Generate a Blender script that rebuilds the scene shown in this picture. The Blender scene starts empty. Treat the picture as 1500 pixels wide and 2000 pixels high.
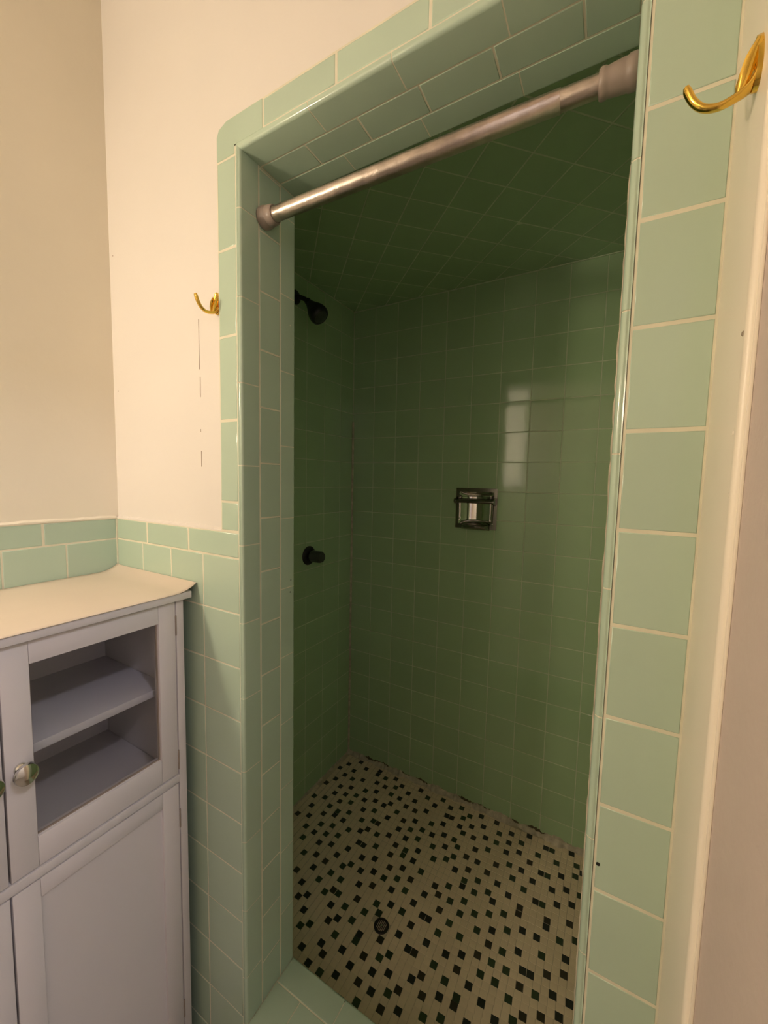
import bpy, bmesh, math, random
from mathutils import Vector, Matrix
random.seed(7)
sc = bpy.context.scene
C = sc.collection
R = math.radians

# ------------------------------------------------------------------ camera, world, exposure
F_PX, PITCH, ROLL, YAW = 773.06, -0.0816, 0.0209, 0.5185
CAM = Vector((-0.0084, -0.5169, 1.3412))
fw = Vector((-math.sin(YAW)*math.cos(PITCH), math.cos(YAW)*math.cos(PITCH), math.sin(PITCH)))
rt = Vector((math.cos(YAW), math.sin(YAW), 0)); up = rt.cross(fw)
r2 = math.cos(ROLL)*rt + math.sin(ROLL)*up
u2 = -math.sin(ROLL)*rt + math.cos(ROLL)*up
cd = bpy.data.cameras.new('camera'); cam = bpy.data.objects.new('camera', cd); C.objects.link(cam)
M = Matrix((r2, u2, -fw)).transposed().to_4x4(); M.translation = CAM
cam.matrix_world = M
cd.sensor_fit = 'HORIZONTAL'; cd.sensor_width = 36; cd.lens = F_PX/1500*36
cd.clip_start = 0.01; cd.clip_end = 30
sc.camera = cam
def to_px(p):
    v = Vector(p)-CAM; z = v.dot(fw)
    return (750+F_PX*v.dot(r2)/z, 1000-F_PX*v.dot(u2)/z) if z > 0.01 else (-1, -1)

w = bpy.data.worlds.new('world'); sc.world = w; w.use_nodes = True
w.node_tree.nodes['Background'].inputs[0].default_value = (1.0, 0.85, 0.68, 1)
w.node_tree.nodes['Background'].inputs[1].default_value = 0.05
sc.view_settings.view_transform = 'Standard'; sc.view_settings.look = 'None'
sc.view_settings.gamma = 1; sc.view_settings.use_curve_mapping = False
sc.view_settings.exposure = -0.10
PANEL_POWER = 2.8
PANEL_COL = (1.0, 0.82, 0.62)
SCONCE_POWER = 190.0
HALL_POWER = 25.0
# ceiling lamp of the hall beyond the open doorway beside the camera
hl = bpy.data.lights.new('hall_light', 'POINT'); hl.shadow_soft_size = 0.05
hl.energy = HALL_POWER; hl.color = (0.88, 0.88, 1.0)
ho = bpy.data.objects.new('hall_light', hl); C.objects.link(ho)
ho.location = (0.72, -0.50, 2.30)

# ------------------------------------------------------------------ materials
def lin(r, g, b):
    f = lambda c: ((c/255+0.055)/1.055)**2.4 if c > 10 else c/255/12.92
    return (f(r), f(g), f(b), 1)
def mat(name, col, rough=.5, metal=0., bump=0., bscale=30., vary=0., noise=0., nscale=8., coat=0., spec=.5, bdist=.002):
    m = bpy.data.materials.new(name); m.use_nodes = True
    nt = m.node_tree; b = nt.nodes['Principled BSDF']; L = nt.links
    b.inputs['Roughness'].default_value = rough; b.inputs['Metallic'].default_value = metal
    b.inputs['Specular IOR Level'].default_value = spec
    b.inputs['Coat Weight'].default_value = coat; b.inputs['Coat Roughness'].default_value = .05
    c = nt.nodes.new('ShaderNodeRGB'); c.outputs[0].default_value = col; last = c.outputs[0]
    tc = nt.nodes.new('ShaderNodeTexCoord')
    if noise:
        n = nt.nodes.new('ShaderNodeTexNoise'); n.inputs['Scale'].default_value = nscale; n.inputs['Detail'].default_value = 5
        L.new(tc.outputs['Object'], n.inputs['Vector'])
        mr = nt.nodes.new('ShaderNodeMapRange'); mr.inputs[1].default_value = .3; mr.inputs[2].default_value = .7
        mr.inputs[3].default_value = 1-noise; mr.inputs[4].default_value = 1+noise*.3
        L.new(n.outputs['Fac'], mr.inputs[0])
        h = nt.nodes.new('ShaderNodeHueSaturation'); L.new(last, h.inputs['Color']); L.new(mr.outputs[0], h.inputs['Value'])
        last = h.outputs[0]
    if vary:
        oi = nt.nodes.new('ShaderNodeObjectInfo')
        mr = nt.nodes.new('ShaderNodeMapRange'); mr.inputs[3].default_value = 1-vary; mr.inputs[4].default_value = 1+vary
        L.new(oi.outputs['Random'], mr.inputs[0])
        h = nt.nodes.new('ShaderNodeHueSaturation'); L.new(last, h.inputs['Color']); L.new(mr.outputs[0], h.inputs['Value'])
        last = h.outputs[0]
    L.new(last, b.inputs['Base Color'])
    if bump:
        n = nt.nodes.new('ShaderNodeTexNoise'); n.inputs['Scale'].default_value = bscale; n.inputs['Detail'].default_value = 3
        oi2 = nt.nodes.new('ShaderNodeObjectInfo'); ma = nt.nodes.new('ShaderNodeMath'); ma.operation = 'MULTIPLY'; ma.inputs[1].default_value = 37.0
        va_ = nt.nodes.new('ShaderNodeVectorMath'); va_.operation = 'ADD'
        L.new(oi2.outputs['Random'], ma.inputs[0]); L.new(tc.outputs['Object'], va_.inputs[0]); L.new(ma.outputs[0], va_.inputs[1]); L.new(va_.outputs[0], n.inputs['Vector'])
        bp = nt.nodes.new('ShaderNodeBump'); bp.inputs['Strength'].default_value = bump; bp.inputs['Distance'].default_value = bdist
        L.new(n.outputs['Fac'], bp.inputs['Height']); L.new(bp.outputs[0], b.inputs['Normal'])
    return m
TILE = mat('mint_glazed_tile', (.455, .58, .455, 1), rough=.15, bump=.3, bscale=14, vary=.035, noise=.04, nscale=5, bdist=.0005)
GROUT = mat('cream_grout', (.74, .71, .55, 1), rough=.85, noise=.12, nscale=25)
SGROUT = mat('shower_grout', (.62, .70, .50, 1), rough=.8, noise=.15, nscale=20)
PAINT = mat('cream_wall_paint', (.76, .72, .66, 1), rough=.55, bump=.15, bscale=60, noise=.03, nscale=3)
PAINT2 = mat('beige_wall_paint', (.81, .755, .62, 1), rough=.55, bump=.15, bscale=60, noise=.04, nscale=3)
LAV = mat('pinkish_orange_peel_paint', (.66, .55, .50, 1), rough=.5, bump=.35, bscale=120, noise=.03, nscale=6)
CASE = mat('cream_gloss_trim_paint', (.92, .84, .70, 1), rough=.35, bump=.12, bscale=25, noise=.03, nscale=6)
WHITE = mat('white_cabinet_paint', (.68, .635, .645, 1), rough=.38, noise=.02)
WHITE_IN = mat('white_melamine', (.70, .67, .72, 1), rough=.5)
LINER = mat('beige_vinyl', (.68, .58, .465, 1), rough=.45, noise=.03, nscale=10)
CHROME = mat('chrome', (.72, .70, .66, 1), rough=.09, metal=1)
DCHROME = mat('tarnished_chrome', (.30, .28, .25, 1), rough=.16, metal=1)
ROD = mat('worn_brushed_steel', (.58, .51, .45, 1), rough=.3, metal=1, bump=.4, bscale=90, noise=.3, nscale=40)
CAP = mat('brownish_grey_plastic', (.30, .24, .20, 1), rough=.35)
BRASS = mat('polished_brass', (.80, .52, .10, 1), rough=.15, metal=1)
BLACK = mat('matte_black_plastic', (.012, .012, .012, 1), rough=.45)
VALVE = mat('dark_smoked_acrylic', (.05, .055, .045, 1), rough=.3)
DARKM = mat('dark_steel', (.035, .03, .03, 1), rough=.4, metal=.5)
CAULK = mat('stained_caulk', (.62, .55, .42, 1), rough=.7, noise=.35, nscale=45)
CAULKD = mat('mouldy_caulk', (.12, .10, .05, 1), rough=.8, noise=.5, nscale=60)
MOSW = mat('white_mosaic', (.82, .68, .49, 1), rough=.4, vary=.03, noise=.08, nscale=9)
MOSG = mat('mosaic_grout', (.68, .57, .41, 1), rough=.8, noise=.25, nscale=12)
MOSD = [mat('black_mosaic', (.018, .018, .016, 1), rough=.3), mat('dark_green_mosaic', (.030, .050, .022, 1), rough=.3, vary=.25),
        mat('dark_brown_mosaic', (.035, .026, .016, 1), rough=.3, vary=.2)]
FLOORM = mat('room_floor', (.26, .22, .17, 1), rough=.5, noise=.1)
HOLE = mat('dark_hole', (.01, .01, .008, 1), rough=.9)
CRACK = mat('crack_brown', (.30, .23, .17, 1), rough=.9)  # dark brown of the hairline cracks and paint chips
GLASS = bpy.data.materials.new('cabinet_glass'); GLASS.use_nodes = True
nt = GLASS.node_tree; nt.nodes.clear()
o_ = nt.nodes.new('ShaderNodeOutputMaterial'); mx = nt.nodes.new('ShaderNodeMixShader')
tr = nt.nodes.new('ShaderNodeBsdfTransparent'); tr.inputs[0].default_value = (.92, .92, .92, 1)
gl = nt.nodes.new('ShaderNodeBsdfGlossy'); gl.inputs['Roughness'].default_value = .02
fr = nt.nodes.new('ShaderNodeFresnel'); fr.inputs['IOR'].default_value = 1.5
geo = nt.nodes.new('ShaderNodeNewGeometry'); inv = nt.nodes.new('ShaderNodeMath'); inv.operation = 'SUBTRACT'; inv.inputs[0].default_value = 1
mlt = nt.nodes.new('ShaderNodeMath'); mlt.operation = 'MULTIPLY'
nt.links.new(geo.outputs['Backfacing'], inv.inputs[1]); nt.links.new(inv.outputs[0], mlt.inputs[0]); nt.links.new(fr.outputs[0], mlt.inputs[1])
nt.links.new(mlt.outputs[0], mx.inputs[0]); nt.links.new(tr.outputs[0], mx.inputs[1]); nt.links.new(gl.outputs[0], mx.inputs[2])
nt.links.new(mx.outputs[0], o_.inputs[0])
EMIT = bpy.data.materials.new('lit_frosted_glass'); EMIT.use_nodes = True
b = EMIT.node_tree.nodes['Principled BSDF']; b.inputs['Base Color'].default_value = (.9, .85, .75, 1)
b.inputs['Emission Color'].default_value = (*PANEL_COL, 1); b.inputs['Emission Strength'].default_value = PANEL_POWER

# ------------------------------------------------------------------ helpers
def link(name, me, m, parent=None, smooth=False):
    o = bpy.data.objects.new(name, me); C.objects.link(o)
    if m and not me.materials: me.materials.append(m)
    if parent: o.parent = parent
    return o
def mesh_of(name, bm, smooth=False, angle=None):
    bmesh.ops.recalc_face_normals(bm, faces=bm.faces)
    me = bpy.data.meshes.new(name); bm.to_mesh(me); bm.free()
    if smooth:
        for p in me.polygons: p.use_smooth = True
        if angle: me.set_sharp_from_angle(angle=R(angle))
    return me
def box(bm, x0, x1, y0, y1, z0, z1, bev=0.):
    r = bmesh.ops.create_cube(bm, size=1, matrix=Matrix.Translation(((x0+x1)/2, (y0+y1)/2, (z0+z1)/2)) @ Matrix.Diagonal((abs(x1-x0), abs(y1-y0), abs(z1-z0), 1)))
    if bev:
        es = list({e for v in r['verts'] for e in v.link_edges})
        bmesh.ops.bevel(bm, geom=es, offset=bev, segments=2, affect='EDGES', profile=.5)
def bobj(name, boxes, m, parent=None, bev=0., smooth=False):
    bm = bmesh.new()
    for b_ in boxes: box(bm, *b_, bev=bev)
    return link(name, mesh_of(name, bm, smooth=bool(bev), angle=40), m, parent)
def struct(o):
    o['kind'] = 'structure'; return o
def tag(o, label, cat, group=None):
    o['label'] = label; o['category'] = cat
    if group: o['group'] = group
    return o
def thing(name, loc, label, cat, group=None):
    o = bpy.data.objects.new(name, None); C.objects.link(o); o.location = loc; o.empty_display_size = .05
    return tag(o, label, cat, group)
def lathe(bm, prof, axis_m, seg=32):
    """prof: (r, h) along local z, placed by axis_m"""
    rings = []
    for r, h in prof:
        if r < 1e-6: rings.append([bm.verts.new(axis_m @ Vector((0, 0, h)))])
        else: rings.append([bm.verts.new(axis_m @ Vector((r*math.cos(2*math.pi*k/seg), r*math.sin(2*math.pi*k/seg), h))) for k in range(seg)])
    for a, b2 in zip(rings, rings[1:]):
        for k in range(seg):
            k2 = (k+1) % seg
            if len(a) == 1 and len(b2) == 1: continue
            if len(a) == 1: bm.faces.new((a[0], b2[k], b2[k2]))
            elif len(b2) == 1: bm.faces.new((a[k], a[k2], b2[0]))
            else: bm.faces.new((a[k], a[k2], b2[k2], b2[k]))
def axis(loc, direction):
    q = Vector(direction).normalized().to_track_quat('Z', 'Y')
    return Matrix.Translation(loc) @ q.to_matrix().to_4x4()
def lobj(name, prof, loc, direction, m, parent=None, seg=32, angle=45):
    bm = bmesh.new(); lathe(bm, prof, axis(loc, direction), seg)
    return link(name, mesh_of(name, bm, True, angle), m, parent)
def spline(pts, n=8):
    P = [Vector(p) for p in pts]; out = []
    for i in range(len(P)-1):
        p0 = P[i-1] if i else P[0]*2-P[1]; p1, p2 = P[i], P[i+1]; p3 = P[i+2] if i+2 < len(P) else P[-1]*2-P[-2]
        for k in range(n):
            t = k/n
            out.append(.5*((2*p1)+(p2-p0)*t+(2*p0-5*p1+4*p2-p3)*t*t+(3*p1-p0-3*p2+p3)*t**3))
    out.append(P[-1]); return out
def sweep(bm, pts, rad, side, seg=12):
    """elliptical sweep; rad list of (ra, rb): ra along side vector, rb along the in-plane normal"""
    rings = []; n = len(pts); S = Vector(side).normalized()
    for i, p in enumerate(pts):
        t = (pts[min(i+1, n-1)]-pts[max(i-1, 0)]).normalized(); N = t.cross(S).normalized()
        f = i/(n-1)*(len(rad)-1); a = int(min(f, len(rad)-2)); u = f-a
        ra = rad[a][0]*(1-u)+rad[a+1][0]*u; rb = rad[a][1]*(1-u)+rad[a+1][1]*u
        rings.append([bm.verts.new(p+S*ra*math.cos(2*math.pi*k/seg)+N*rb*math.sin(2*math.pi*k/seg)) for k in range(seg)])
    for a, b2 in zip(rings, rings[1:]):
        for k in range(seg): bm.faces.new((a[k], a[(k+1) % seg], b2[(k+1) % seg], b2[k]))
    bm.faces.new(rings[0][::-1]); bm.faces.new(rings[-1])

_tm = {}
def tile_mesh(w_, h_, t_, bev, m, kind='tile'):
    key = (round(w_, 4), round(h_, 4), t_, bev, m.name)
    if key in _tm: return _tm[key]
    V = []; 
    for (ins, z) in ((0, -t_), (0, -bev), (bev*.3, -bev*.3), (bev, 0)):
        V += [(ins, ins, z), (w_-ins, ins, z), (w_-ins, h_-ins, z), (ins, h_-ins, z)]
    Fc = [(12, 13, 14, 15)]
    for r_ in range(3):
        for k in range(4):
            a, b2 = r_*4+k, r_*4+(k+1) % 4; Fc.append((a, b2, b2+4, a+4))
    me = bpy.data.meshes.new(kind); me.from_pydata(V, [], Fc); me.materials.append(m)
    me.set_sharp_from_angle(angle=R(60))
    for p in me.polygons: p.use_smooth = p.index > 0
    _tm[key] = me; return me
def tile(parent, o, U, V, w_, h_, t_=.006, bev=.0011, m=TILE, name='tile', tilt=.0022, gap=.0013):
    """tile covering the w_ x h_ cell at o (front face through o), U x V pointing out of the wall"""
    me = tile_mesh(w_-2*gap, h_-2*gap, t_, bev, m, name)
    U = Vector(U).normalized(); V = Vector(V).normalized(); N = U.cross(V)
    rot = Matrix((U, V, N)).transposed().to_4x4()
    loc = Vector(o)+U*gap+V*gap
    ctr = Vector(((w_/2), (h_/2), 0))
    tl = Matrix.Translation(ctr) @ Matrix.Rotation(random.gauss(0, tilt), 4, 'X') @ Matrix.Rotation(random.gauss(0, tilt), 4, 'Y') @ Matrix.Translation(-ctr)
    ob = bpy.data.objects.new(name, me); C.objects.link(ob); ob.parent = parent
    ob.matrix_world = Matrix.Translation(loc) @ rot @ tl
    return ob
def prism(parent, name, prof, ax, a, b_, m, angle=30):
    """closed profile extruded along axis ax from a to b_; prof gives the other two coordinates in xyz order"""
    bm = bmesh.new()
    def P(p, t): 
        q = list(p); q.insert(ax, t); return q
    A = [bm.verts.new(P(p, a)) for p in prof]; B = [bm.verts.new(P(p, b_)) for p in prof]
    n = len(prof)
    for k in range(n): bm.faces.new((A[k], A[(k+1) % n], B[(k+1) % n], B[k]))
    bm.faces.new(A); bm.faces.new(B)
    return link(name, mesh_of(name, bm, True, angle), m, parent)
def arc(cx, cy, r, a0, a1, n=6):
    return [(cx+r*math.cos(R(a0+(a1-a0)*k/n)), cy+r*math.sin(R(a0+(a1-a0)*k/n))) for k in range(n+1)]
def core(parent, prof, ax, a, b_, m, d=.0007):
    cx = sum(p[0] for p in prof)/len(prof); cy = sum(p[1] for p in prof)/len(prof); out = []
    for x, y in prof:
        L_ = math.hypot(x-cx, y-cy); k = max(0, 1-d/L_) if L_ else 1; out.append((cx+(x-cx)*k, cy+(y-cy)*k))
    return prism(parent, 'grout_core', out, ax, a, b_, m)
X, Y, Z = Vector((1, 0, 0)), Vector((0, 1, 0)), Vector((0, 0, 1))
P11 = .11

# ------------------------------------------------------------------ dimensions
XL, XJ = -.6227, -.613          # grout line beside the opening, face of left jamb
XRJ = -.010                      # face of right jamb
XW, XR = -1.063, .074            # tile face of the left wall, face of door casing on the right wall
ZS, ZT = 1.920, 1.930            # soffit face, top line of soffit bullnose
J = .145                         # depth of the opening
XS, D, ZC, ZF = -1.086, 1.058, 2.110, -.036
XSR = .118
ZCURB = .178
ROOM_Y, ROOM_Z = -1.52, 2.42

# ------------------------------------------------------------------ room shell
wf = struct(bobj('wall_front', [(-1.2, XL-.004, .006, .139, 0, ROOM_Z), (XRJ+.012, .22, .006, .139, 0, ROOM_Z),
                                (XL-.004, XRJ+.012, .006, .139, ZS+.008, ROOM_Z)], PAINT))
wl = struct(bobj('wall_left', [(-1.20, XW-.004, ROOM_Y, .006, 0, ROOM_Z)], PAINT2))
wr = struct(bobj('wall_right', [(.0765, .20, -.30, .006, 0, ROOM_Z), (.0765, .20, -1.05, -.30, 2.05, ROOM_Z), (.0765, .20, ROOM_Y, -1.05, 0, ROOM_Z)], LAV))
wb = struct(bobj('wall_rear', [(-1.2, .20, ROOM_Y-.1, ROOM_Y, 0, ROOM_Z)], PAINT))
ce = struct(bobj('ceiling', [(-1.2, .22, ROOM_Y-.1, .139, ROOM_Z, ROOM_Z+.08)], PAINT))
fl = struct(bobj('floor', [(-1.2, 1.30, ROOM_Y-.1, .0, -.1, 0)], FLOORM))
hw = struct(bobj('wall_hall', [(1.25, 1.30, -1.3, .1, 0, ROOM_Z), (.20, 1.25, -1.3, -1.25, 0, ROOM_Z), (.20, 1.25, .05, .1, 0, ROOM_Z), (.22, 1.25, -1.25, .05, ROOM_Z, ROOM_Z+.05)], PAINT))
# door casing on the right wall, beside the tiled column
cs = struct(bobj('trim_1', [(XR, .0765, -.1325, .006, 0, 2.25)], CASE, bev=.0008))
prism(cs, 'casing_bead', arc(.0745, -.1255, .0048, 90, 270, 10), 2, 0, 2.25, CASE, 50)
prism(cs, 'casing_bead', arc(.0745, -.1155, .0016, 90, 270, 6), 2, 0, 2.25, CASE, 50)
for z_, y_ in ((1.455, -.121), (1.382, -.119), (1.335, -.124)):
    lobj('paint_chip', [(0, 0), (.0022, 0), (.0014, .0008), (0, .0008)], (.0702, y_, z_), (-1, 0, 0), CRACK if z_ > 1.45 else CASE, cs, 8)

# ------------------------------------------------------------------ front wall tiling
bobj('grout_bed', [(XW-.002, XL+.001, .0006, .0062, 0, 1.2335), (-.6735, XL+.001, .0006, .0062, 1.2335, 1.9565), (-.64, .0, .0006, .0062, ZT-.002, 1.978),
                   (-.0004, XR+.004, .0006, .0062, 0, ROOM_Z-.1)], GROUT, wf)
ZL = 1.1818
for i in range(4):
    for k in range(11):
        z1 = ZL-k*P11; z0 = max(z1-P11, 0)
        if z1-z0 > .02: tile(wf, (XL-(i+1)*P11, 0, z0), X, Z, P11, z1-z0)
for x0, x1 in ((XW+.0005, -.933), (-.933, -.780), (-.780, XL)):
    tile(wf, (x0, 0, ZL), X, Z, x1-x0, .0515, name='cap_tile', bev=.0025)
# border strip left of the opening
zs = [1.2345, 1.292, 1.4475, 1.603, 1.7585, 1.914]
for a, b_ in zip(zs, zs[1:]): tile(wf, (-.674, 0, a), X, Z, XL+.674, b_-a, name='border_tile', bev=.0025)
# corner border tile with a chamfered top corner
cm = bmesh.new(); pr = [(-.6725, 1.9155), (-.626, 1.9155), (-.626, ZT), (-.600, ZT), (-.5565, ZT), (-.5565, 1.9765), (-.646, 1.9765)]+[(-.6665, 1.969), (-.6725, 1.958)]
bmv = [cm.verts.new((x, 0, z)) for x, z in pr]; bmb = [cm.verts.new((x, .006, z)) for x, z in pr]
cm.faces.new(bmv)
for k in range(len(pr)): cm.faces.new((bmv[k], bmv[(k+1) % len(pr)], bmb[(k+1) % len(pr)], bmb[k]))
link('corner_tile', mesh_of('corner_tile', cm), TILE, wf)
xt = [-.5555, -.402, -.249, -.0955, XRJ+.008]
for a, b_ in zip(xt, xt[1:]): tile(wf, (a, 0, ZT), X, Z, b_-a, .047, name='border_tile', bev=.0025)
# square tiles of the right column
for k in range(-13, 8):
    z0 = 1.4+k*P11; z0c = max(z0, 0)
    tile(wf, (0, 0, z0c), X, Z, XR-.0, z0+P11-z0c, gap=.0020)
# a drilled hole in one tile of the right column
lobj('drill_hole', [(0, 0), (.0022, 0), (.0022, .0006), (0, .0006)], (.0045, -.0002, .884), (0, -1, 0), HOLE, wf, 12)

# jamb left: bullnose stretchers, square column, inner bullnose
def bull_profile_left():
    return [(XL+.0008, .006), (XL+.0008, -.0005)]+arc(XL+.0042, .0032, .0036, 180+40, 270, 3)[1:]+arc(XJ-.006, .0060, .0060, 270, 360, 6)+[(XJ, .0425), (XJ-.0012, .0437), (XL+.002, .0437)]
bobj('grout_bed', [(XL-.004, XJ-.0006, .004, J-.004, 0, ZS+.006)], GROUT, wf)
def stacked(z0, z1, edges):
    e = [z0]+[q for q in edges if z0 < q < z1]+[z1]
    return list(zip(e, e[1:]))
core(wf, bull_profile_left(), 2, ZCURB, ZT-.002, GROUT)
for a, b_ in stacked(ZCURB, ZT-.0012, [1.055-.1535*k for k in range(6, 0, -1)]+[1.055+.1535*k for k in range(0, 6)]):
    prism(wf, 'bullnose_tile', bull_profile_left(), 2, a+.0010, b_-.0010, TILE)
for a, b_ in stacked(ZCURB, ZS, [1.4780-.1095*k for k in range(12, -5, -1)]):
    tile(wf, (XJ, .0450, a), Y, Z, .0545, b_-a)
def bull_profile_inner():
    return [(XL, .1012), (XJ-.0012, .1012), (XJ, .1024)]+[(XJ, J-.008)]+arc(XJ-.006, J-.006, .006, 0, 90, 6)+[(XL, J)]
core(wf, bull_profile_inner(), 2, ZCURB, ZS, GROUT)
for a, b_ in stacked(ZCURB, ZS, [1.100-.1535*k for k in range(6, 0, -1)]+[1.100+.1535*k for k in range(0, 6)]):
    prism(wf, 'bullnose_tile', bull_profile_inner(), 2, a+.0010, b_-.0010, TILE)
# a few chips in the inner bullnose
for z, dy in ((1.115, .004), (1.088, .002), (1.66, .001)):
    lobj('chip', [(0, 0), (.0018, 0), (.0012, .0004), (0, .0004)], (XJ-.0001, .128+dy, z), (1, 0, 0), HOLE if z < 1.5 else GROUT, wf, 8)

# right jamb
bobj('grout_bed', [(XRJ+.0006, .001, .004, J-.004, 0, ZS+.006)], GROUT, wf)
def mir(pf, x_from, x_to):
    return [(x_to-(x-x_from), y) for x, y in pf]
core(wf, mir(bull_profile_left(), XJ, XRJ), 2, ZCURB, ZS, GROUT)
for a, b_ in stacked(ZCURB, ZS, [1.530-.1545*k for k in range(9, -3, -1)]):
    prism(wf, 'bullnose_tile', mir(bull_profile_left(), XJ, XRJ), 2, a+.0010, b_-.0010, TILE)
    prism(wf, 'bullnose_tile', mir(bull_profile_inner(), XJ, XRJ), 2, a+.0010, b_-.0010, TILE)
for a, b_ in stacked(ZCURB, ZS, [1.4780-.1095*k for k in range(12, -5, -1)]):
    tile(wf, (XRJ, .0995, a), -Y, Z, .0545, b_-a)
# ragged bead of old caulk at the inner edge of the right jamb
bm = bmesh.new(); prev = None; n = 110
for k in range(n+1):
    z = .20+k*(1.86-.20)/n; rr = random.random()
    wd = .0022+.0035*rr if .95 > (z-.2)/1.66 > .0 else .001
    ring = [bm.verts.new(q) for q in ((XRJ+.003, J-.003, z), (XRJ-wd*.55, J+.001+.002*rr, z), (XRJ-wd*.3, J+.007, z), (XRJ+.003, J+.006, z))]
    if prev:
        for q in range(4): bm.faces.new((prev[q], prev[(q+1) % 4], ring[(q+1) % 4], ring[q]))
    prev = ring
link('caulk_bead', mesh_of('caulk', bm), CAULK, wf)

# soffit: three rows
bobj('grout_bed', [(XL, XRJ+.01, .004, J-.004, ZS+.0006, ZS+.0082)], GROUT, wf)
def soffit_front():   # (y, z)
    return [(.006, ZT-.0008), (-.0005, ZT-.0008)]+arc(.0060, ZS+.006, .0060, 180, 270, 6)+[(.0480, ZS), (.0492, ZS+.0012), (.0492, ZT-.002)]
def soffit_inner():
    return [(.1002, ZT), (.1002, ZS+.0012), (.1014, ZS)]+arc(J-.006, ZS+.006, .006, 270, 360, 6)+[(J, ZT)]
core(wf, soffit_front(), 0, XL+.002, XRJ, GROUT)
for a, b_ in stacked(XL+.0008, XRJ, [-.457+.150*k for k in range(-1, 4) if -.457+.15*k > -.6]):
    prism(wf, 'bullnose_tile', soffit_front(), 0, a+.0010, b_-.0010, TILE)
for a, b_ in stacked(XJ, XRJ, [-.507+.109*k for k in range(0, 5)]):
    tile(wf, (a, .0995, ZS), X, -Y, b_-a, .0500)
core(wf, soffit_inner(), 0, XJ, XRJ, GROUT)
for a, b_ in stacked(XJ, XRJ, [-.460+.152*k for k in range(0, 4)]):
    prism(wf, 'bullnose_tile', soffit_inner(), 0, a+.0010, b_-.0010, TILE)
# hairline crack and chips in the paint
for x, z0, z1 in ((-.7415, 1.555, 1.652), (-.7395, 1.50, 1.54), (-.7395, 1.360, 1.392), (-.7405, 1.43, 1.436)):
    bobj('paint_crack', [(x-.0005, x+.0005, .0055, .0066, z0, z1)], CRACK, wf)
for x, z in ((-1.052, 1.85), (-1.048, 1.54)):
    lobj('paint_chip', [(0, 0), (.002, 0), (.001, .0006), (0, .0006)], (x, .0062, z), (0, -1, 0), CRACK, wf, 8)
# uneven paint edge over the wainscot
def ragged(parent, ax, a, b_, fixed, z, m, n=60):
    bm = bmesh.new(); prev = None
    for k in range(n+1):
        t = a+(b_-a)*k/n; h = .0012+random.random()*.0022
        c_ = lambda d, zz: (t, fixed+d, zz) if ax == 0 else (fixed-d, t, zz)
        ring = [bm.verts.new(c_(0, z+h+.004)), bm.verts.new(c_(-.0055, z+h)), bm.verts.new(c_(-.0055, z-.0005)), bm.verts.new(c_(0, z-.0005))]
        if prev:
            for q in range(4): bm.faces.new((prev[q], prev[(q+1) % 4], ring[(q+1) % 4], ring[q]))
        prev = ring
    return link('caulk_bead', mesh_of('caulk', bm), m, parent)
ragged(wf, 0, XW, -.674, .006, ZL+.0515, PAINT)

# ------------------------------------------------------------------ left wall wainscot
bobj('grout_bed', [(XW-.0042, XW-.0006, -1.2, .006, 0, 1.2335)], GROUT, wl)
ys = [.0, -.106]+[-.106-.11*k for k in range(1, 10)]
for a, b_ in zip(ys, ys[1:]):
    for k in range(11):
        z1 = ZL-k*P11; z0 = max(z1-P11, 0)
        if z1-z0 > .02: tile(wl, (XW, b_, z0), Y, Z, a-b_, z1-z0)
yc = [.0, -.147]+[-.147-.1535*k for k in range(1, 7)]
for a, b_ in zip(yc, yc[1:]): tile(wl, (XW, b_, ZL), Y, Z, a-b_, .0515, name='cap_tile', bev=.0025)
ragged(wl, 1, 0, -1.06, XW-.004, ZL+.0515, PAINT2)
bobj('corner_grout', [(XW-.001, XW+.0022, -.0022, .001, 0, 1.233)], GROUT, wl)

# ------------------------------------------------------------------ curb
cb = struct(bobj('trim_2', [(XJ, XRJ, .008, J-.008, ZF, ZCURB-.0008)], GROUT))
for a, b_ in stacked(XJ, XRJ, [-.542+.11*k for k in range(0, 6)]):
    prism(cb, 'bullnose_tile', [(.0875, ZCURB-.008), (.0875, ZCURB-.001), (.0865, ZCURB)]+arc(.006, ZCURB-.006, .006, 90, 180, 5)+[(.0, ZCURB-.03), (.008, ZCURB-.03), (.008, ZCURB-.008)], 0, a+.0010, b_-.0010, TILE)
    tile(cb, (a, .0005, 0), X, Z, b_-a, ZCURB-.031)
for a, b_ in stacked(XJ, XRJ, [-.457+.152*k for k in range(0, 4)]):
    prism(cb, 'bullnose_tile', [(J-.008, ZCURB-.03), (J, ZCURB-.03)]+arc(J-.006, ZCURB-.006, .006, 0, 90, 5)+[(.0905, ZCURB), (.0895, ZCURB-.001), (.0895, ZCURB-.008), (J-.008, ZCURB-.008)], 0, a+.0010, b_-.0010, TILE)
    tile(cb, (b_, J-.001, ZF+.003), -X, Z, b_-a, ZCURB-.031-ZF-.003)

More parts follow.
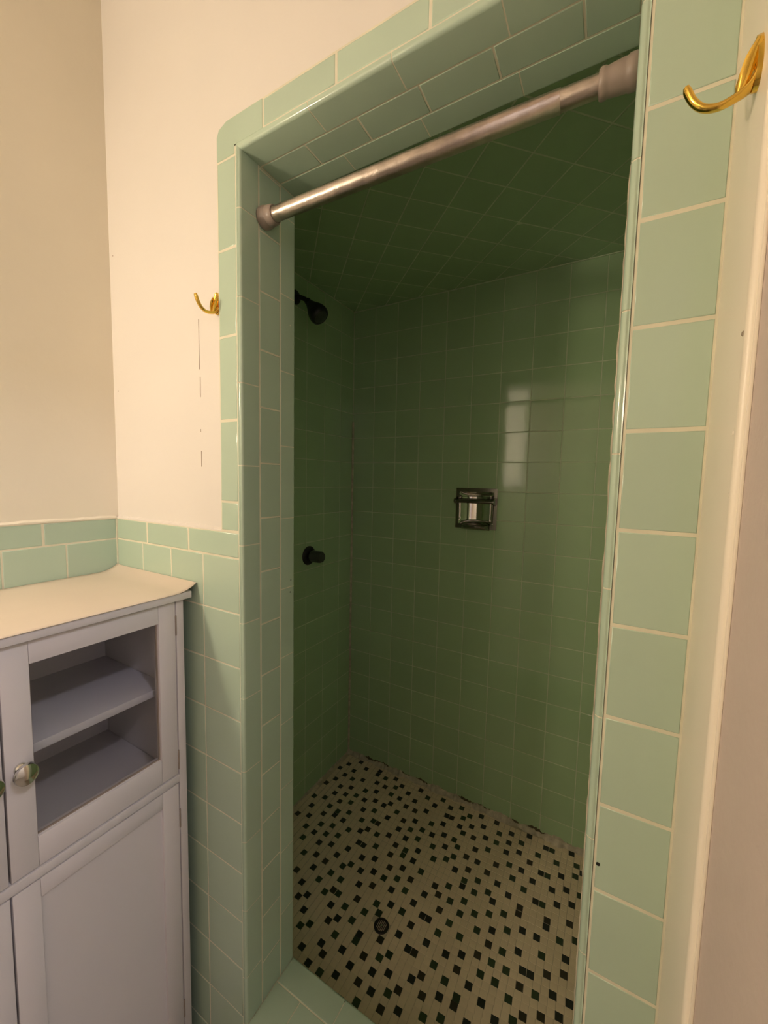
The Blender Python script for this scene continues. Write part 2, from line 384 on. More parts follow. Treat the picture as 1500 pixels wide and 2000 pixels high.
# ------------------------------------------------------------------ shower stall
dish = (-.561, -.393, 1.150, 1.314)
OX0, OX1, OZ0, OZ1 = dish[0]+.012, dish[1]-.012, dish[2]+.016, dish[3]-.014
sb = struct(bobj('wall_shower_back', [(XS-.09, OX0, D+.0008, D+.10, ZF-.05, ZC+.05), (OX1, XSR+.09, D+.0008, D+.10, ZF-.05, ZC+.05),
                                      (OX0, OX1, D+.0008, D+.10, ZF-.05, OZ0), (OX0, OX1, D+.0008, D+.10, OZ1, ZC+.05)], SGROUT))
sl = struct(bobj('wall_shower_left', [(XS-.09, XS-.0008, .139, D+.0012, ZF-.05, ZC+.05)], SGROUT))
sr = struct(bobj('wall_shower_right', [(XSR+.0008, XSR+.09, .139, D+.0012, ZF-.05, ZC+.05)], SGROUT))
scl = struct(bobj('ceiling_shower', [(XS-.0012, XSR+.0012, .139, D+.0012, ZC+.0005, ZC+.05)], SGROUT))
PT = .1144
zrow = [ZF+.004]+[1.532+PT*k for k in range(-13, 6) if ZF+.02 < 1.532+PT*k < ZC-.01]+[ZC-.001]
xcol = [XS+.001]+[-1.084+.1139*k for k in range(1, 11)]+[XSR-.001]
SG = .0013
STILE = mat('mint_glazed_shower_tile', (.41, .58, .335, 1), rough=.08, bump=.35, bscale=18, vary=.03, noise=.04, nscale=5, bdist=.0007)
for i, (a, b_) in enumerate(zip(xcol, xcol[1:])):
    for z0, z1 in zip(zrow, zrow[1:]):
        if a < OX1 and b_ > OX0 and z0 < OZ1 and z1 > OZ0:      # tile cut out around the soap dish
            xs_ = sorted({a+SG, b_-SG, *[q for q in (OX0, OX1) if a+SG < q < b_-SG]}); zs_ = sorted({z0+SG, z1-SG, *[q for q in (OZ0, OZ1) if z0+SG < q < z1-SG]})
            bx_ = [(p, q, D, D+.004, u, v) for p, q in zip(xs_, xs_[1:]) for u, v in zip(zs_, zs_[1:]) if not (OX0-1e-6 <= p and q <= OX1+1e-6 and OZ0-1e-6 <= u and v <= OZ1+1e-6)]
            if bx_: bobj('tile', bx_, STILE, sb)
            continue
        tile(sb, (a, D, z0), X, Z, b_-a, z1-z0, m=STILE, gap=SG, tilt=.0022, bev=.0012)
ycol = [.146]+[.9585-.1145*k for k in range(7, -1, -1)]+[D-.001]
ycol = [y for y in ycol if y >= .146]
for a, b_ in zip(ycol, ycol[1:]):
    for z0, z1 in zip(zrow, zrow[1:]):
        tile(sl, (XS, a, z0), Y, Z, b_-a, z1-z0, m=STILE, gap=SG, tilt=.002, bev=.0012)
        tile(sr, (XSR, b_, z0), -Y, Z, b_-a, z1-z0, m=STILE, gap=SG, tilt=.002, bev=.0012)
# diagonal ceiling tiles, clipped to the stall
def clip(poly, ax, val, keep_greater):
    out = []
    for k in range(len(poly)):
        p, q = poly[k], poly[(k+1) % len(poly)]
        ip = (p[ax] >= val) == keep_greater; iq = (q[ax] >= val) == keep_greater
        if ip: out.append(p)
        if ip != iq:
            t = (val-p[ax])/(q[ax]-p[ax]); out.append((p[0]+(q[0]-p[0])*t, p[1]+(q[1]-p[1])*t))
    return out
s2 = math.sqrt(.5); CP = .1135; g = .0013
full = None
for i in range(-14, 16):
    for k in range(-16, 8):
        u0, v0 = -.017+i*CP, -.738+.0015+k*CP
        cs4 = [(u0+g, v0+g), (u0+CP-g, v0+g), (u0+CP-g, v0+CP-g), (u0+g, v0+CP-g)]
        pl = [((u+v)*s2, (u-v)*s2) for u, v in cs4]   # u=(x+y)/r2, v=(x-y)/r2
        n0 = list(pl)
        for ax, val, kg in ((0, XS+.001, True), (0, XSR-.001, False), (1, .146, True), (1, D-.001, False)):
            pl = clip(pl, ax, val, kg)
            if len(pl) < 3: break
        if len(pl) < 3: continue
        area = abs(sum(pl[q][0]*pl[(q+1) % len(pl)][1]-pl[(q+1) % len(pl)][0]*pl[q][1] for q in range(len(pl))))/2
        if area < 2e-4: continue
        cx_ = sum(p[0] for p in pl)/len(pl); cy_ = sum(p[1] for p in pl)/len(pl)
        if len(pl) == 4 and area > .0122 and full is not None:
            ob = bpy.data.objects.new('tile', full); C.objects.link(ob)
        else:
            bm = bmesh.new()
            A = [bm.verts.new((x-cx_, y-cy_, .006)) for x, y in pl]
            B = [bm.verts.new((x-cx_, y-cy_, .001)) for x, y in pl]
            E_ = [bm.verts.new(((x-cx_)*.98, (y-cy_)*.98, 0)) for x, y in pl]
            nn = len(pl)
            for q in range(nn):
                bm.faces.new((A[q], A[(q+1) % nn], B[(q+1) % nn], B[q])); bm.faces.new((B[q], B[(q+1) % nn], E_[(q+1) % nn], E_[q]))
            bm.faces.new(E_)
            me = mesh_of('tile', bm); me.materials.append(STILE)
            if len(pl) == 4 and area > .0122: full = me
            ob = bpy.data.objects.new('tile', me); C.objects.link(ob)
        ob.parent = scl; ob.location = (cx_, cy_, ZC); ob.rotation_euler = (random.gauss(0, .003), random.gauss(0, .003), 0)
# caulk in the corners
bobj('caulk_bead', [(XS-.001, XS+.008, D-.007, D+.001, ZF, ZC-.5)], CAULK, sb, bev=.0028)
bobj('caulk_bead', [(XS-.001, XS+.003, D-.003, D+.001, ZC-.5, ZC)], SGROUT, sb)
bobj('caulk_bead', [(XS, XSR, D-.003, D+.001, ZC-.003, ZC+.001)], SGROUT, sb)
bobj('caulk_bead', [(XS-.001, XS+.003, .146, D, ZC-.003, ZC+.001)], SGROUT, sl)
def lumpy(parent, name, pts, m, hmin, hmax, wmin, wmax, out, n=150, thr=-1):
    """irregular bead along the floor line; out = inward direction"""
    bm = bmesh.new(); prev = None; a, b_ = Vector(pts[0]), Vector(pts[1]); out = Vector(out); ph = random.random()*9
    for k in range(n+1):
        t = k/n; p = a+(b_-a)*t
        q = .5+.25*math.sin(t*31+ph)+.25*math.sin(t*77+ph*2)+random.uniform(-.3, .3)
        h = hmin+(hmax-hmin)*max(0, q); wd = wmin+(wmax-wmin)*max(0, q)
        ring = [bm.verts.new(p+Z*h), bm.verts.new(p+out*wd*.4+Z*h*.8), bm.verts.new(p+out*wd), bm.verts.new(p-Z*.002)]
        if prev:
            for s in range(4): bm.faces.new((prev[s], prev[(s+1) % 4], ring[(s+1) % 4], ring[s]))
        prev = ring
    return link(name, mesh_of(name, bm), m, parent)

# ------------------------------------------------------------------ shower floor mosaic
fs = struct(bobj('floor_shower', [(XS-.001, XSR+.001, J-.006, D+.001, ZF-.06, ZF-.0010)], MOSG))
lumpy(fs, 'caulk_bead', ((XS, D+.001, ZF), (XSR, D+.001, ZF)), CAULK, .007, .021, .010, .024, (0, -1, 0), 170)
lumpy(fs, 'caulk_stain', ((XS, D+.0005, ZF+.004), (XSR, D+.0005, ZF+.004)), CAULKD, .004, .019, .001, .003, (0, -1, 0), 190)
lumpy(fs, 'caulk_bead', ((XS-.0005, .146, ZF), (XS-.0005, D, ZF)), CAULK, .005, .009, .004, .009, (1, 0, 0), 120)
MC = [-0.51909, 0.68614]
MX = [48.69132, 0.88015, 2.37139, -1.28872, 1.118, -3.64263, -4.24425, -2.23729, -3.00066, 0.35624]
MY = [-0.57388, 45.55313, -4.21975, -0.15569, -5.41869, 1.77863, 5.87131, -0.78189, 6.57392, -0.16721]
DARK = set(map(tuple, [[-25,-3],[-25,2],[-25,6],[-25,11],[-24,0],[-24,8],[-24,13],[-23,-2],[-23,3],[-23,10],[-22,-4],[-22,5],[-22,7],[-22,12],[-22,15],[-21,-6],[-21,0],[-21,2],[-21,10],[-20,-4],[-20,-2],[-20,4],[-20,6],[-20,8],[-20,14],[-19,-8],[-19,1],[-19,2],[-19,11],[-18,-11],[-18,-5],[-18,-3],[-18,-1],[-18,5],[-18,7],[-17,-7],[-17,1],[-17,3],[-17,9],[-17,14],[-17,15],[-16,-12],[-16,-9],[-16,-4],[-16,-2],[-16,7],[-16,12],[-15,-14],[-15,-7],[-15,0],[-15,5],[-15,10],[-15,14],[-14,-13],[-14,-10],[-14,-5],[-14,3],[-14,8],[-14,12],[-13,-15],[-13,-8],[-13,-3],[-13,1],[-13,6],[-13,15],[-12,-17],[-12,-11],[-12,-6],[-12,-1],[-12,2],[-12,4],[-12,8],[-12,11],[-12,13],[-11,-16],[-11,-10],[-11,-8],[-11,-5],[-11,-1],[-11,4],[-11,9],[-11,14],[-10,-19],[-10,-12],[-10,-10],[-10,-3],[-10,2],[-10,6],[-10,11],[-9,-14],[-9,-5],[-9,0],[-9,8],[-9,13],[-8,-20],[-8,-17],[-8,-13],[-8,-11],[-8,-7],[-8,-2],[-8,3],[-8,10],[-7,-18],[-7,-15],[-7,-9],[-7,-4],[-7,5],[-7,7],[-7,12],[-7,15],[-6,-20],[-6,-12],[-6,-6],[-6,0],[-6,2],[-6,10],[-5,-16],[-5,-10],[-5,-4],[-5,-2],[-5,4],[-5,6],[-5,8],[-5,14],[-4,-19],[-4,-14],[-4,-13],[-4,-8],[-4,1],[-4,2],[-4,11],[-3,-17],[-3,-9],[-3,-5],[-3,-3],[-3,-1],[-3,5],[-3,7],[-3,13],[-2,-21],[-2,-15],[-2,-7],[-2,1],[-2,3],[-2,9],[-2,15],[-1,-18],[-1,-12],[-1,-4],[-1,-2],[-1,7],[0,-20],[0,-16],[0,-14],[0,-7],[0,0],[0,5],[0,10],[0,12],[0,14],[1,-18],[1,-13],[1,-10],[1,-5],[1,3],[1,8],[1,12],[2,-15],[2,-8],[2,-3],[2,6],[2,15],[3,-19],[3,-17],[3,-11],[3,-6],[3,-1],[3,4],[3,8],[3,11],[3,13],[4,-16],[4,-11],[4,-6],[4,-2],[4,5],[4,7],[4,10],[4,14],[5,-18],[5,-14],[5,-9],[5,-4],[5,0],[5,3],[5,12],[6,-13],[6,-7],[6,-2],[6,6],[6,10],[6,15],[7,-15],[7,-11],[7,-5],[7,1],[7,2],[7,4],[7,8],[7,13],[8,-17],[8,-9],[8,-3],[8,-1],[8,6],[8,11],[9,-14],[9,-12],[9,-6],[9,1],[9,3],[9,9],[9,15],[10,-16],[10,-10],[10,-8],[10,-2],[10,5],[10,11],[10,13],[11,-14],[11,-13],[11,-4],[11,2],[11,7],[12,-11],[12,-7],[12,-1],[12,1],[12,4],[12,10],[12,12],[12,14],[13,-15],[13,-9],[13,-5],[13,-3],[13,8],[14,-12],[14,-7],[14,0],[14,3],[14,6],[14,11],[14,13],[15,-9],[15,-5],[15,-2],[15,8],[15,15],[16,-13],[16,-7],[16,1],[16,2],[16,5],[16,10],[17,-10],[17,-4],[17,-1],[17,7],[17,12],[18,-12],[18,-8],[18,-6],[18,4],[18,9],[18,14],[19,-11],[19,-6],[19,-1],[19,4],[19,9],[19,14],[20,-8],[20,-3],[20,1],[20,2],[20,7],[20,12],[21,-10],[21,-5],[21,5],[21,10],[22,-7],[22,0],[22,8],[22,15],[23,-9],[23,-4],[23,-2],[23,3],[23,6],[23,11],[23,13],[24,-7],[24,1],[24,8],[24,16]]))
def mfe(x, y):
    x -= MC[0]; y -= MC[1]
    f = (x, y, x*x, x*y, y*y, x**3, x*x*y, x*y*y, y**3)
    return sum(a*b2 for a, b2 in zip(MX, f))-MX[9], sum(a*b2 for a, b2 in zip(MY, f))-MY[9]
def minv(i, j, x, y):
    for _ in range(12):
        a, b2 = mfe(x, y); h = 1e-4
        ax_, bx = mfe(x+h, y); ay, by = mfe(x, y+h)
        j11, j12, j21, j22 = (ax_-a)/h, (ay-a)/h, (bx-b2)/h, (by-b2)/h
        det = j11*j22-j12*j21
        if abs(det) < 200: return None
        e1, e2 = i-a, j-b2
        x += (e1*j22-e2*j12)/det; y += (j11*e2-j21*e1)/det
        if abs(e1)+abs(e2) < 1e-5: break
    return x, y
cen = {}
for i in range(-32, 36):
    for j in range(-20, 22):
        p = minv(i, j, MC[0]+i*.0206, MC[1]+j*.0218)
        if p and XS-.1 < p[0] < .06 and .19 < p[1] < D+.1: cen[(i, j)] = p
# carry the lattice on where nothing was seen (under the curb, right of the opening)
for _ in range(12):
    add = {}
    for (i, j), p in cen.items():
        for di, dj in ((1, 0), (0, -1), (-1, 0), (0, 1)):
            k = (i+di, j+dj); b2 = (i-di, j-dj)
            if k not in cen and b2 in cen:
                q = (2*p[0]-cen[b2][0], 2*p[1]-cen[b2][1])
                if XS-.03 < q[0] < XSR+.02 and .13 < q[1] < D+.02: add[k] = q
    cen.update(add)
HX, HY = .0096, .0102
DR = Vector((-.546, .463)); DRR = .0235
cells = []
for (i, j), (x, y) in cen.items():
    if not (XS+.011 < x < XSR-.010 and J+.010 < y < D-.010): continue
    if (Vector((x, y))-DR).length < DRR+.003: continue
    cells.append((i, j, x, y))
unit = {}
def mos_mesh(m):
    if m.name not in unit:
        hx, hy, t_, bv = HX, HY, .0016, .0006
        V = []
        for ins, z in ((0, -t_), (0, -bv), (bv, 0)):
            V += [(-hx+ins, -hy+ins, z), (hx-ins, -hy+ins, z), (hx-ins, hy-ins, z), (-hx+ins, hy-ins, z)]
        Fc = [(8, 9, 10, 11)]+[(r_*4+k, r_*4+(k+1) % 4, r_*4+(k+1) % 4+4, r_*4+k+4) for r_ in range(2) for k in range(4)]
        me = bpy.data.meshes.new('mosaic_tile'); me.from_pydata(V, [], Fc); me.materials.append(m); unit[m.name] = me
    return unit[m.name]
def put(i, j, x, y, m, name):
    ob = bpy.data.objects.new(name, mos_mesh(m)); C.objects.link(ob); ob.parent = fs
    nb = cen.get((i+1, j)); a = math.atan2(nb[1]-y, nb[0]-x) if nb else 0
    ob.location = (x, y, ZF+random.uniform(-.0002, .0003)); ob.rotation_euler = (random.gauss(0, .006), random.gauss(0, .006), a+random.gauss(0, .012))
dark = [c_ for c_ in cells if (c_[0], c_[1]) in DARK]
white = [c_ for c_ in cells if (c_[0], c_[1]) not in DARK]
# continue the dark pattern beyond what the opening shows
extra = set()
for i, j, x, y in white:
    if (x > -.02 or y < .255) and (i*2+j*5) % 9 == 0: extra.add((i, j))
vis = lambda c_: (lambda q: 570 < q[0] < 1145 and 1400 < q[1] < 2010)(to_px((c_[2], c_[3], ZF)))
dist = lambda c_: (Vector((c_[2], c_[3], ZF))-CAM).length + (0 if vis(c_) else 50)
dark.sort(key=dist)
def joined(name, lst, m):
    V = []; Fc = []
    for i, j, x, y in lst:
        b0 = len(V); z = ZF+random.uniform(-.0002, .0003); hx, hy, bv = HX, HY, .0006
        for ins, zz in ((0, z-.0016), (0, z-bv), (bv, z)):
            V += [(x-hx+ins, y-hy+ins, zz), (x+hx-ins, y-hy+ins, zz), (x+hx-ins, y+hy-ins, zz), (x-hx+ins, y+hy-ins, zz)]
        Fc += [tuple(b0+q for q in f) for f in [(8, 9, 10, 11)]+[(r_*4+k, r_*4+(k+1) % 4, r_*4+(k+1) % 4+4, r_*4+k+4) for r_ in range(2) for k in range(4)]]
    me = bpy.data.meshes.new(name); me.from_pydata(V, [], Fc); me.materials.append(m)
    o = bpy.data.objects.new(name, me); C.objects.link(o); o.parent = fs; o['kind'] = 'stuff'
    return o
for c_ in dark[:298]: put(*c_, random.choice([MOSD[0], MOSD[0], MOSD[1], MOSD[1], MOSD[2]]), 'dark_mosaic_tile')
rest_dark = dark[298:]+[c_ for c_ in white if (c_[0], c_[1]) in extra]
joined('dark_mosaic_tiles', rest_dark, MOSD[0])
white = [c_ for c_ in white if (c_[0], c_[1]) not in extra]; white.sort(key=dist)
for c_ in white[:298]: put(*c_, MOSW, 'white_mosaic_tile')
joined('white_mosaic_tiles', white[298:], MOSW)

# ------------------------------------------------------------------ drain
dr = thing('floor_drain', (DR.x, DR.y, ZF), 'round dark metal drain strainer set in the mosaic shower floor', 'drain')
def loc(o, par): o.parent = par; o.matrix_parent_inverse = Matrix.Translation(par.location).inverted(); return o
loc(lobj('rim', [(.0165, -.001), (.0165, .0012), (DRR-.003, .0022), (DRR, .0004), (DRR, -.001)], (DR.x, DR.y, ZF), Z, DARKM), dr)
loc(lobj('well', [(0, -.012), (.0166, -.012), (.0166, .0005)], (DR.x, DR.y, ZF), Z, HOLE), dr)
bm = bmesh.new()
for k in range(-3, 4):
    yy = k*.0048; half = math.sqrt(max(.0167**2-yy*yy, 0))
    box(bm, DR.x+yy-.0011, DR.x+yy+.0011, DR.y-half, DR.y+half, ZF-.001, ZF+.0008)
loc(link('grate', mesh_of('grate', bm), DARKM), dr)
loc(lobj('screw', [(0, .0022), (.0026, .0022), (.0034, .0010), (.0034, -.001)], (DR.x, DR.y, ZF), Z, CHROME), dr)

# ------------------------------------------------------------------ curtain rod
rz = lambda x: 1.831+(x+.612)*(-.013/.60)
RY = .055
a3, b3 = Vector((XJ, RY, rz(XJ))), Vector((XRJ, RY, rz(XRJ))); dv = (b3-a3).normalized(); LN = (b3-a3).length
rod = thing('curtain_rod', a3, 'tarnished telescoping shower curtain rod spanning the tiled opening', 'curtain rod')
def at(s): return a3+dv*s
s1 = .522
loc(lobj('outer_tube', [(0, .006), (.0128, .006), (.0128, s1-.0005), (.0124, s1), (.0118, s1)], a3, dv, ROD, seg=40), rod)
loc(lobj('inner_tube', [(.0118, s1-.03), (.0118, LN-.006), (0, LN-.006)], a3, dv, ROD, seg=40), rod)
loc(lobj('end_cap', [(0, 0), (.0170, 0), (.0195, .002), (.0200, .006), (.0190, .013), (.0170, .0165), (.0168, .0175), (.0178, .019), (.0172, .028), (.0150, .032), (.0129, .032)], a3, dv, CAP, seg=40), rod)
loc(lobj('end_cap', [(0, 0), (.0168, 0), (.0176, .002), (.0174, .008), (.0160, .010), (.0162, .013), (.0152, .026), (.0146, .030), (.0158, .0325), (.0158, .0365), (.0140, .039), (.0119, .039)], b3, -dv, CAP, seg=40), rod)

# ------------------------------------------------------------------ shower head and valve
sh = thing('shower_fixture', (XS, .66, 2.02), 'black bell-shaped shower head on the left shower wall', 'shower head')
loc(lobj('wall_flange', [(0, .008), (.012, .010), (.024, .006), (.027, 0), (0, 0)], (XS, .66, 2.022), X, BLACK), sh)
bm = bmesh.new(); sweep(bm, spline([(XS, .66, 2.022), (XS+.025, .66, 2.016), (XS+.05, .66, 2.003), (XS+.066, .66, 1.991)]), [(.0085, .0085)]*2, Y, 14)
loc(link('arm', mesh_of('arm', bm, True, 50), DARKM), sh)
hd = Vector((.055, .006, -.062)).normalized()
loc(lobj('head', [(0, -.006), (.010, -.006), (.0125, -.002), (.0125, .010), (.0150, .014), (.0215, .030), (.0300, .046), (.0350, .060), (.0362, .074), (.0340, .084), (.028, .089), (.0262, .087), (0, .087)], (XS+.062, .66, 1.994), hd, BLACK), sh)
loc(lobj('spray_face', [(0, .0885), (.0235, .0885), (.0262, .0865)], (XS+.062, .66, 1.994), hd, VALVE), sh)
va = thing('shower_valve', (XS, .746, 1.019), 'dark round shower valve with a stubby knob on the left shower wall', 'valve')
loc(lobj('flange', [(0, .006), (.026, .009), (.036, .006), (.040, .001), (.040, 0), (0, 0)], (XS, .746, 1.019), X, DARKM), va)
loc(lobj('stem', [(.014, .004), (.014, .024)], (XS, .746, 1.019), X, HOLE), va)
bm = bmesh.new(); lathe(bm, [(0, .018), (.023, .018), (.0255, .022), (.0245, .045), (.0235, .066), (.0200, .071), (0, .072)], axis((XS, .746, 1.019), X), 40)
for v in bm.verts:
    d_ = Vector((v.co.y-.746, v.co.z-1.019))
    if d_.length > .018:
        an = math.atan2(d_.y, d_.x); s_ = 1-.05*(.5+.5*math.cos(an*8)); v.co.y = .746+d_.x*s_; v.co.z = 1.019+d_.y*s_
loc(link('knob', mesh_of('knob', bm, True, 50), VALVE), va)

# ------------------------------------------------------------------ recessed soap dish
sx0, sx1, sz0, sz1 = dish; sx = (sx0+sx1)/2
sd = thing('soap_dish', (sx, D, sz0), 'chrome recessed soap dish with a grab bar on the back shower wall', 'soap dish')
bm = bmesh.new(); yf = D-.0055
ox0, ox1, oz0, oz1 = sx0+.013, sx1-.013, sz0+.018, sz1-.015
NX, NZ = 32, 24
# frame plate
for b_ in ((sx0, ox0, yf, D, sz0, sz1), (ox1, sx1, yf, D, sz0, sz1), (ox0, ox1, yf, D, sz0, oz0), (ox0, ox1, yf, D, oz1, sz1)): box(bm, *b_)
bmesh.ops.remove_doubles(bm, verts=bm.verts, dist=1e-5)
loc(link('face_plate', mesh_of('plate', bm), DCHROME), sd)
bm = bmesh.new(); grid = []
for j in range(NZ+1):
    row = []
    for i in range(NX+1):
        u, v = i/NX, j/NZ; x = ox0+(ox1-ox0)*u; z = oz0+(oz1-oz0)*v
        dep = .036*(1-abs(2*u-1)**2.0)**.7*min(1, 9*min(v, 1-v))**.6
        row.append(bm.verts.new((x, yf+.0002+dep, z)))
    grid.append(row)
for j in range(NZ):
    for i in range(NX): bm.faces.new((grid[j][i], grid[j][i+1], grid[j+1][i+1], grid[j+1][i]))
loc(link('scoop', mesh_of('scoop', bm, True), CHROME), sd)
# tray lip bulging out at the bottom
bm = bmesh.new(); rows = []
for k in range(25):
    a = math.pi*k/24; cx_, cy_ = math.cos(a), math.sin(a)
    rows.append([bm.verts.new((sx+cx_*.058, yf-cy_*q, sz0+h)) for q, h in ((.0, .020), (.030, .016), (.034, .013), (.033, .008), (.022, -.001), (.0, -.004))])
for a, b_ in zip(rows, rows[1:]):
    for q in range(5): bm.faces.new((a[q], a[q+1], b_[q+1], b_[q]))
loc(link('tray', mesh_of('tray', bm, True, 40), DCHROME), sd)
zb_ = sz0+.112
loc(lobj('grab_bar', [(0, 0), (.0075, 0), (.0075, .150), (0, .150)], (sx0+.009, yf-.030, zb_), X, DCHROME, seg=20), sd)
for xx in (sx0+.004, sx1-.012):
    bm = bmesh.new()
    pf = [(yf, zb_-.016), (yf-.024, zb_-.0095)]+[(yf-.030+.0110*math.cos(R(t)), zb_+.0110*math.sin(R(t))) for t in range(250, 89, -16)]+[(yf, zb_+.016)]
    A = [bm.verts.new((xx, y, z)) for y, z in pf]; B = [bm.verts.new((xx+.008, y, z)) for y, z in pf]
    for k in range(len(pf)): bm.faces.new((A[k], A[(k+1) % len(pf)], B[(k+1) % len(pf)], B[k]))
    bm.faces.new(A); bm.faces.new(B)
    loc(link('bar_bracket', mesh_of('bracket', bm), DCHROME), sd)

# ------------------------------------------------------------------ brass hooks
def make_hook(pos, rot, label):
    """local frame: wall is the plane x=0, hook sticks out to -x, z up"""
    t = thing('robe_hook', (0, 0, 0), label, 'hook', 'brass robe hooks')
    bm = bmesh.new(); n = 28; F0 = []; F1 = []; F2 = []
    for k in range(n):     # plate: pointed oval, dished
        a = 2*math.pi*k/n; y = .0105*math.sin(a)*(1-.25*math.cos(a)); z = .0155+.0205*math.cos(a)
        F0.append(bm.verts.new((0, y, z))); F1.append(bm.verts.new((-.0035, y*.97, .0155+(z-.0155)*.98))); F2.append(bm.verts.new((-.0022, y*.78, .0155+(z-.0155)*.86)))
    for A, B in ((F0, F1), (F1, F2)):
        for k in range(n): bm.faces.new((A[k], A[(k+1) % n], B[(k+1) % n], B[k]))
    bm.faces.new(F2); bm.faces.new(F0)
    link('plate', mesh_of('plate', bm, True, 50), BRASS, t)
    bm = bmesh.new()
    sweep(bm, spline([(-.001, 0, .006), (-.005, 0, -.0005), (-.013, 0, -.0050), (-.024, 0, -.0075), (-.034, 0, -.0045), (-.041, 0, .0030), (-.0455, 0, .0125), (-.0468, 0, .0165)], 6),
          [(.0085, .0035), (.0065, .0035), (.0042, .0030), (.0036, .0028), (.0036, .0028), (.0038, .0030), (.0040, .0032), (.0030, .0024)], Y, 14)
    link('arm', mesh_of('arm', bm, True, 60), BRASS, t)
    for s in (-1, 1):       # the two flared ribs that run from the plate into the arm
        bm = bmesh.new()
        sweep(bm, spline([(-.0025, s*.0085, .027), (-.0065, s*.0066, .017), (-.0095, s*.0050, .006), (-.0120, s*.0020, -.0040)], 5), [(.0012, .0024), (.0016, .0042), (.0018, .0042), (.0020, .0024)], Y, 10)
        link('rib', mesh_of('rib', bm, True, 60), BRASS, t)
    bm = bmesh.new(); lathe(bm, [(0, .0016), (.0026, .0012), (.0034, 0)], axis((-.0022, 0, .024), (-1, 0, 0)), 16)
    link('screw', mesh_of('screw', bm, True), DARKM, t)
    t.location = pos; t.rotation_euler = (0, 0, rot)
    return t
make_hook((XR, -.078, 1.660), 0, 'brass robe hook screwed to the cream door casing at upper right')
make_hook((-.684, .006, 1.655), R(90), 'brass robe hook on the painted wall beside the green tile border')

# ------------------------------------------------------------------ cabinet
XF = -.765; CY0, CY1 = -.602, -.024; CT = 1.0875
cab = thing('bathroom_cabinet', (-.91, -.313, 0), 'white wooden cabinet with glass upper doors in the tiled corner', 'cabinet')
def cb_(name, boxes, m=WHITE, bev=.0008, par=None):
    o = bobj(name, boxes, m, None, bev)
    if par is None: loc(o, cab)
    else:
        o.parent = par; o.matrix_parent_inverse = par.matrix_world.inverted() if False else Matrix.Translation(cab.location).inverted() @ Matrix.Translation(cab.location)
    return o
XB = -1.060
cb_('side_panel', [(XB, XF, CY1-.016, CY1, 0, CT)]); cb_('side_panel', [(XB, XF, CY0, CY0+.016, 0, CT)])
cb_('top_panel', [(XB, -.755, CY0-.012, CY1+.013, CT, CT+.0145)], bev=.0015)
cb_('back_panel', [(XB, XB+.006, CY0+.016, CY1-.016, .05, CT)], WHITE_IN, 0)
cb_('middle_rail', [(XB+.006, XF+.0015, CY0+.0165, CY1-.0165, .6955, .7115)])
cb_('shelf', [(XB+.006, -.800, CY0+.017, CY1-.017, .885, .900)], WHITE_IN)
cb_('shelf', [(XB+.006, XF-.02, CY0+.017, CY1-.017, .400, .415)], WHITE_IN)
cb_('base_panel', [(XB+.006, XF-.002, CY0+.0165, CY1-.0165, .060, .076)])
cb_('kick_board', [(XF-.03, XF-.016, CY0+.0165, CY1-.0165, .0, .0595)])
cb_('shelf_pin', [(-.84, -.832, CY1-.0205, CY1-.016, 1.02, 1.045)], DARKM, 0)
YM = -.3125
def frame(ya, yb, za, zb, st, rt_, rb_):
    x0, x1, e = XF-.018, XF, .0003
    return [(x0, x1, ya, ya+st, za, zb), (x0, x1, yb-st, yb, za, zb), (x0, x1, ya+st+e, yb-st-e, zb-rt_, zb), (x0, x1, ya+st+e, yb-st-e, za, za+rb_)]
def make_door(ya, yb, za, zb, glass, hinge_y, knob_y):
    d_ = cb_('door', frame(ya, yb, za, zb, .034, .036 if glass else .032, .050 if glass else .05), bev=.0007)
    def sub(o): o.parent = d_; o.matrix_parent_inverse = (Matrix.Translation(cab.location) @ Matrix.Translation(cab.location).inverted()); return o
    if glass:
        sub(bobj('glass_pane', [(XF-.0125, XF-.0095, ya+.033, yb-.033, za+.049, zb-.035)], GLASS))
        sub(bobj('glass_bead', [(XF-.0095, XF-.006, ya+.034, ya+.036, za+.050, zb-.036), (XF-.0095, XF-.006, yb-.036, yb-.034, za+.050, zb-.036),
                                (XF-.0095, XF-.006, ya+.036, yb-.036, za+.050, za+.052)], CAP))
        k = sub(lobj('knob', [(0, -.001), (.0085, -.001), (.0080, .003), (.0050, .006), (.0055, .011), (.0120, .015), (.0150, .020), (.0140, .0255), (.0080, .0285), (0, .0290)], (0, 0, 0), X, CHROME, seg=40))
        k.location = (XF, knob_y, .890); k.scale = (1, 1, 1.12)
    else:
        sub(bobj('panel', [(XF-.013, XF-.006, ya+.033, yb-.033, za+.049, zb-.031)], WHITE))
    for hz in ((zb-.050, za+.030) if glass else (zb-.080, za+.08)):
        sub(lobj('hinge', [(0, -.021), (.0014, -.021), (.0017, -.019), (.0017, .019), (.0014, .021), (0, .021)], (XF+.0003, hinge_y, hz), Z, CAP, seg=10))
    return d_
make_door(YM+.0015, CY1-.0185, .7145, 1.0845, True, CY1-.0172, -.2935)
make_door(CY0+.0185, YM-.0015, .7145, 1.0845, True, CY0+.0172, -.3325)
make_door(YM+.0015, CY1-.0185, .0785, .6925, False, CY1-.0172, 0)
make_door(CY0+.0185, YM-.0015, .0785, .6925, False, CY0+.0172, 0)

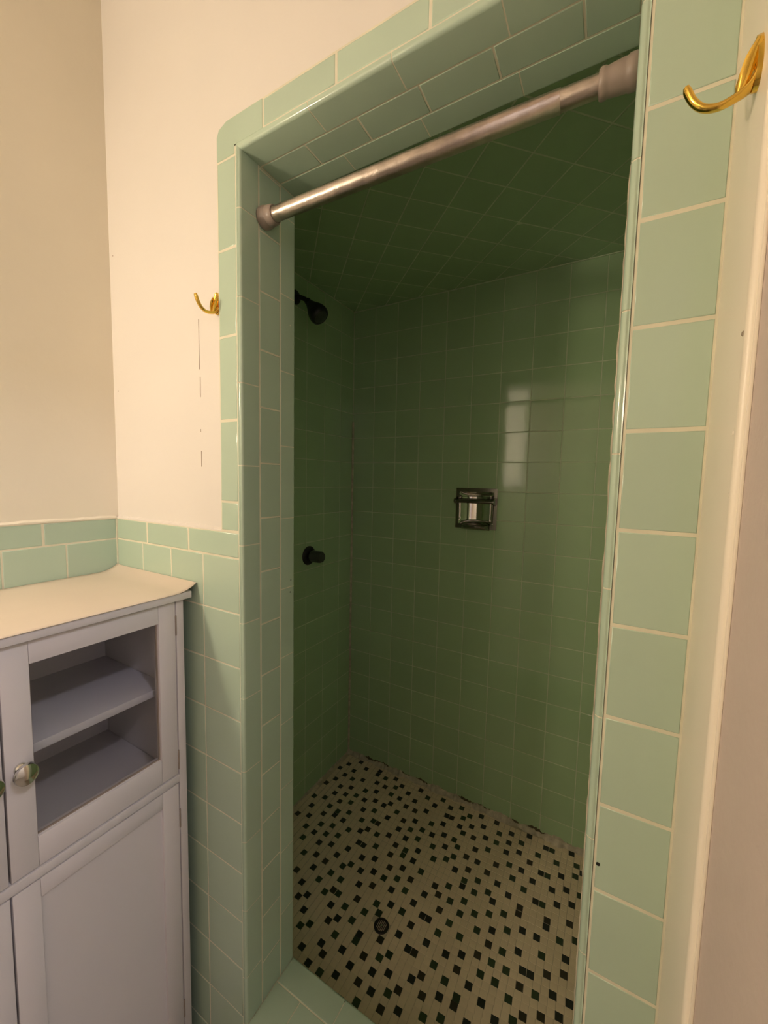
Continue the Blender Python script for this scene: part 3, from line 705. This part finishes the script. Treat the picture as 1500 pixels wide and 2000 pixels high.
# ------------------------------------------------------------------ loose vinyl sheet on the cabinet
bm = bmesh.new(); NXs, NYs = 24, 60; g2 = []
ZS2 = CT+.0148
for i in range(NXs+1):
    row = []
    for j in range(NYs+1):
        x = -1.0615+(i/NXs)*(1.0615-.7525); t = j/NYs
        y = -.0015-.610*(t**1.8)
        s = max(0, min(1, (y+.050)/.0485)); z = ZS2+.0150*s**2.2
        lat = max(0, min(1, (-1.045-x)/.016)); z += .002*lat
        row.append(bm.verts.new((x, y, z)))
    g2.append(row)
for i in range(NXs):
    for j in range(NYs): bm.faces.new((g2[i][j], g2[i+1][j], g2[i+1][j+1], g2[i][j+1]))
me = mesh_of('vinyl_sheet', bm, True); me.materials.append(LINER)
vs = bpy.data.objects.new('vinyl_sheet', me); C.objects.link(vs)
so = vs.modifiers.new('thick', 'SOLIDIFY'); so.thickness = .0009; so.offset = 1
tag(vs, 'loose beige vinyl sheet with curled-up edge lying on top of the white cabinet', 'sheet')

# ------------------------------------------------------------------ frosted wall light behind the camera
wlgt = thing('wall_light', (-.905, ROOM_Y, 1.79), 'tall lit frosted glass wall light on the wall behind the viewer', 'lamp')
loc(bobj('back_box', [(-1.055, -.755, ROOM_Y, ROOM_Y+.030, 1.27, 2.31)], CHROME, bev=.003), wlgt)
loc(bobj('diffuser', [(-1.045, -.765, ROOM_Y+.030, ROOM_Y+.045, 1.28, 2.30)], EMIT, bev=.003), wlgt)

# ------------------------------------------------------------------ glass globe sconce on the left wall, behind the camera
scn = thing('wall_sconce', (XW, -0.90, 1.65), 'small lit glass globe sconce on the beige left wall behind the viewer', 'lamp')
EM2 = EMIT.copy(); EM2.name = 'lit_glass_globe'; EM2.node_tree.nodes['Principled BSDF'].inputs['Emission Strength'].default_value = SCONCE_POWER
loc(lobj('back_plate', [(0, .012), (.030, .012), (.042, .006), (.045, 0), (0, 0)], (XW-.003, -0.90, 1.61), X, CHROME), scn)
bm = bmesh.new(); sweep(bm, spline([(XW, -0.90, 1.61), (XW+.045, -0.90, 1.585), (XW+.063, -0.90, 1.602)]), [(.006, .006)]*2, Y, 12)
loc(link('arm', mesh_of('arm', bm, True, 60), CHROME), scn)
bm = bmesh.new(); bmesh.ops.create_uvsphere(bm, u_segments=28, v_segments=16, radius=.05, matrix=Matrix.Translation((XW+.063, -0.90, 1.651)))
loc(link('globe', mesh_of('globe', bm, True), EM2), scn)
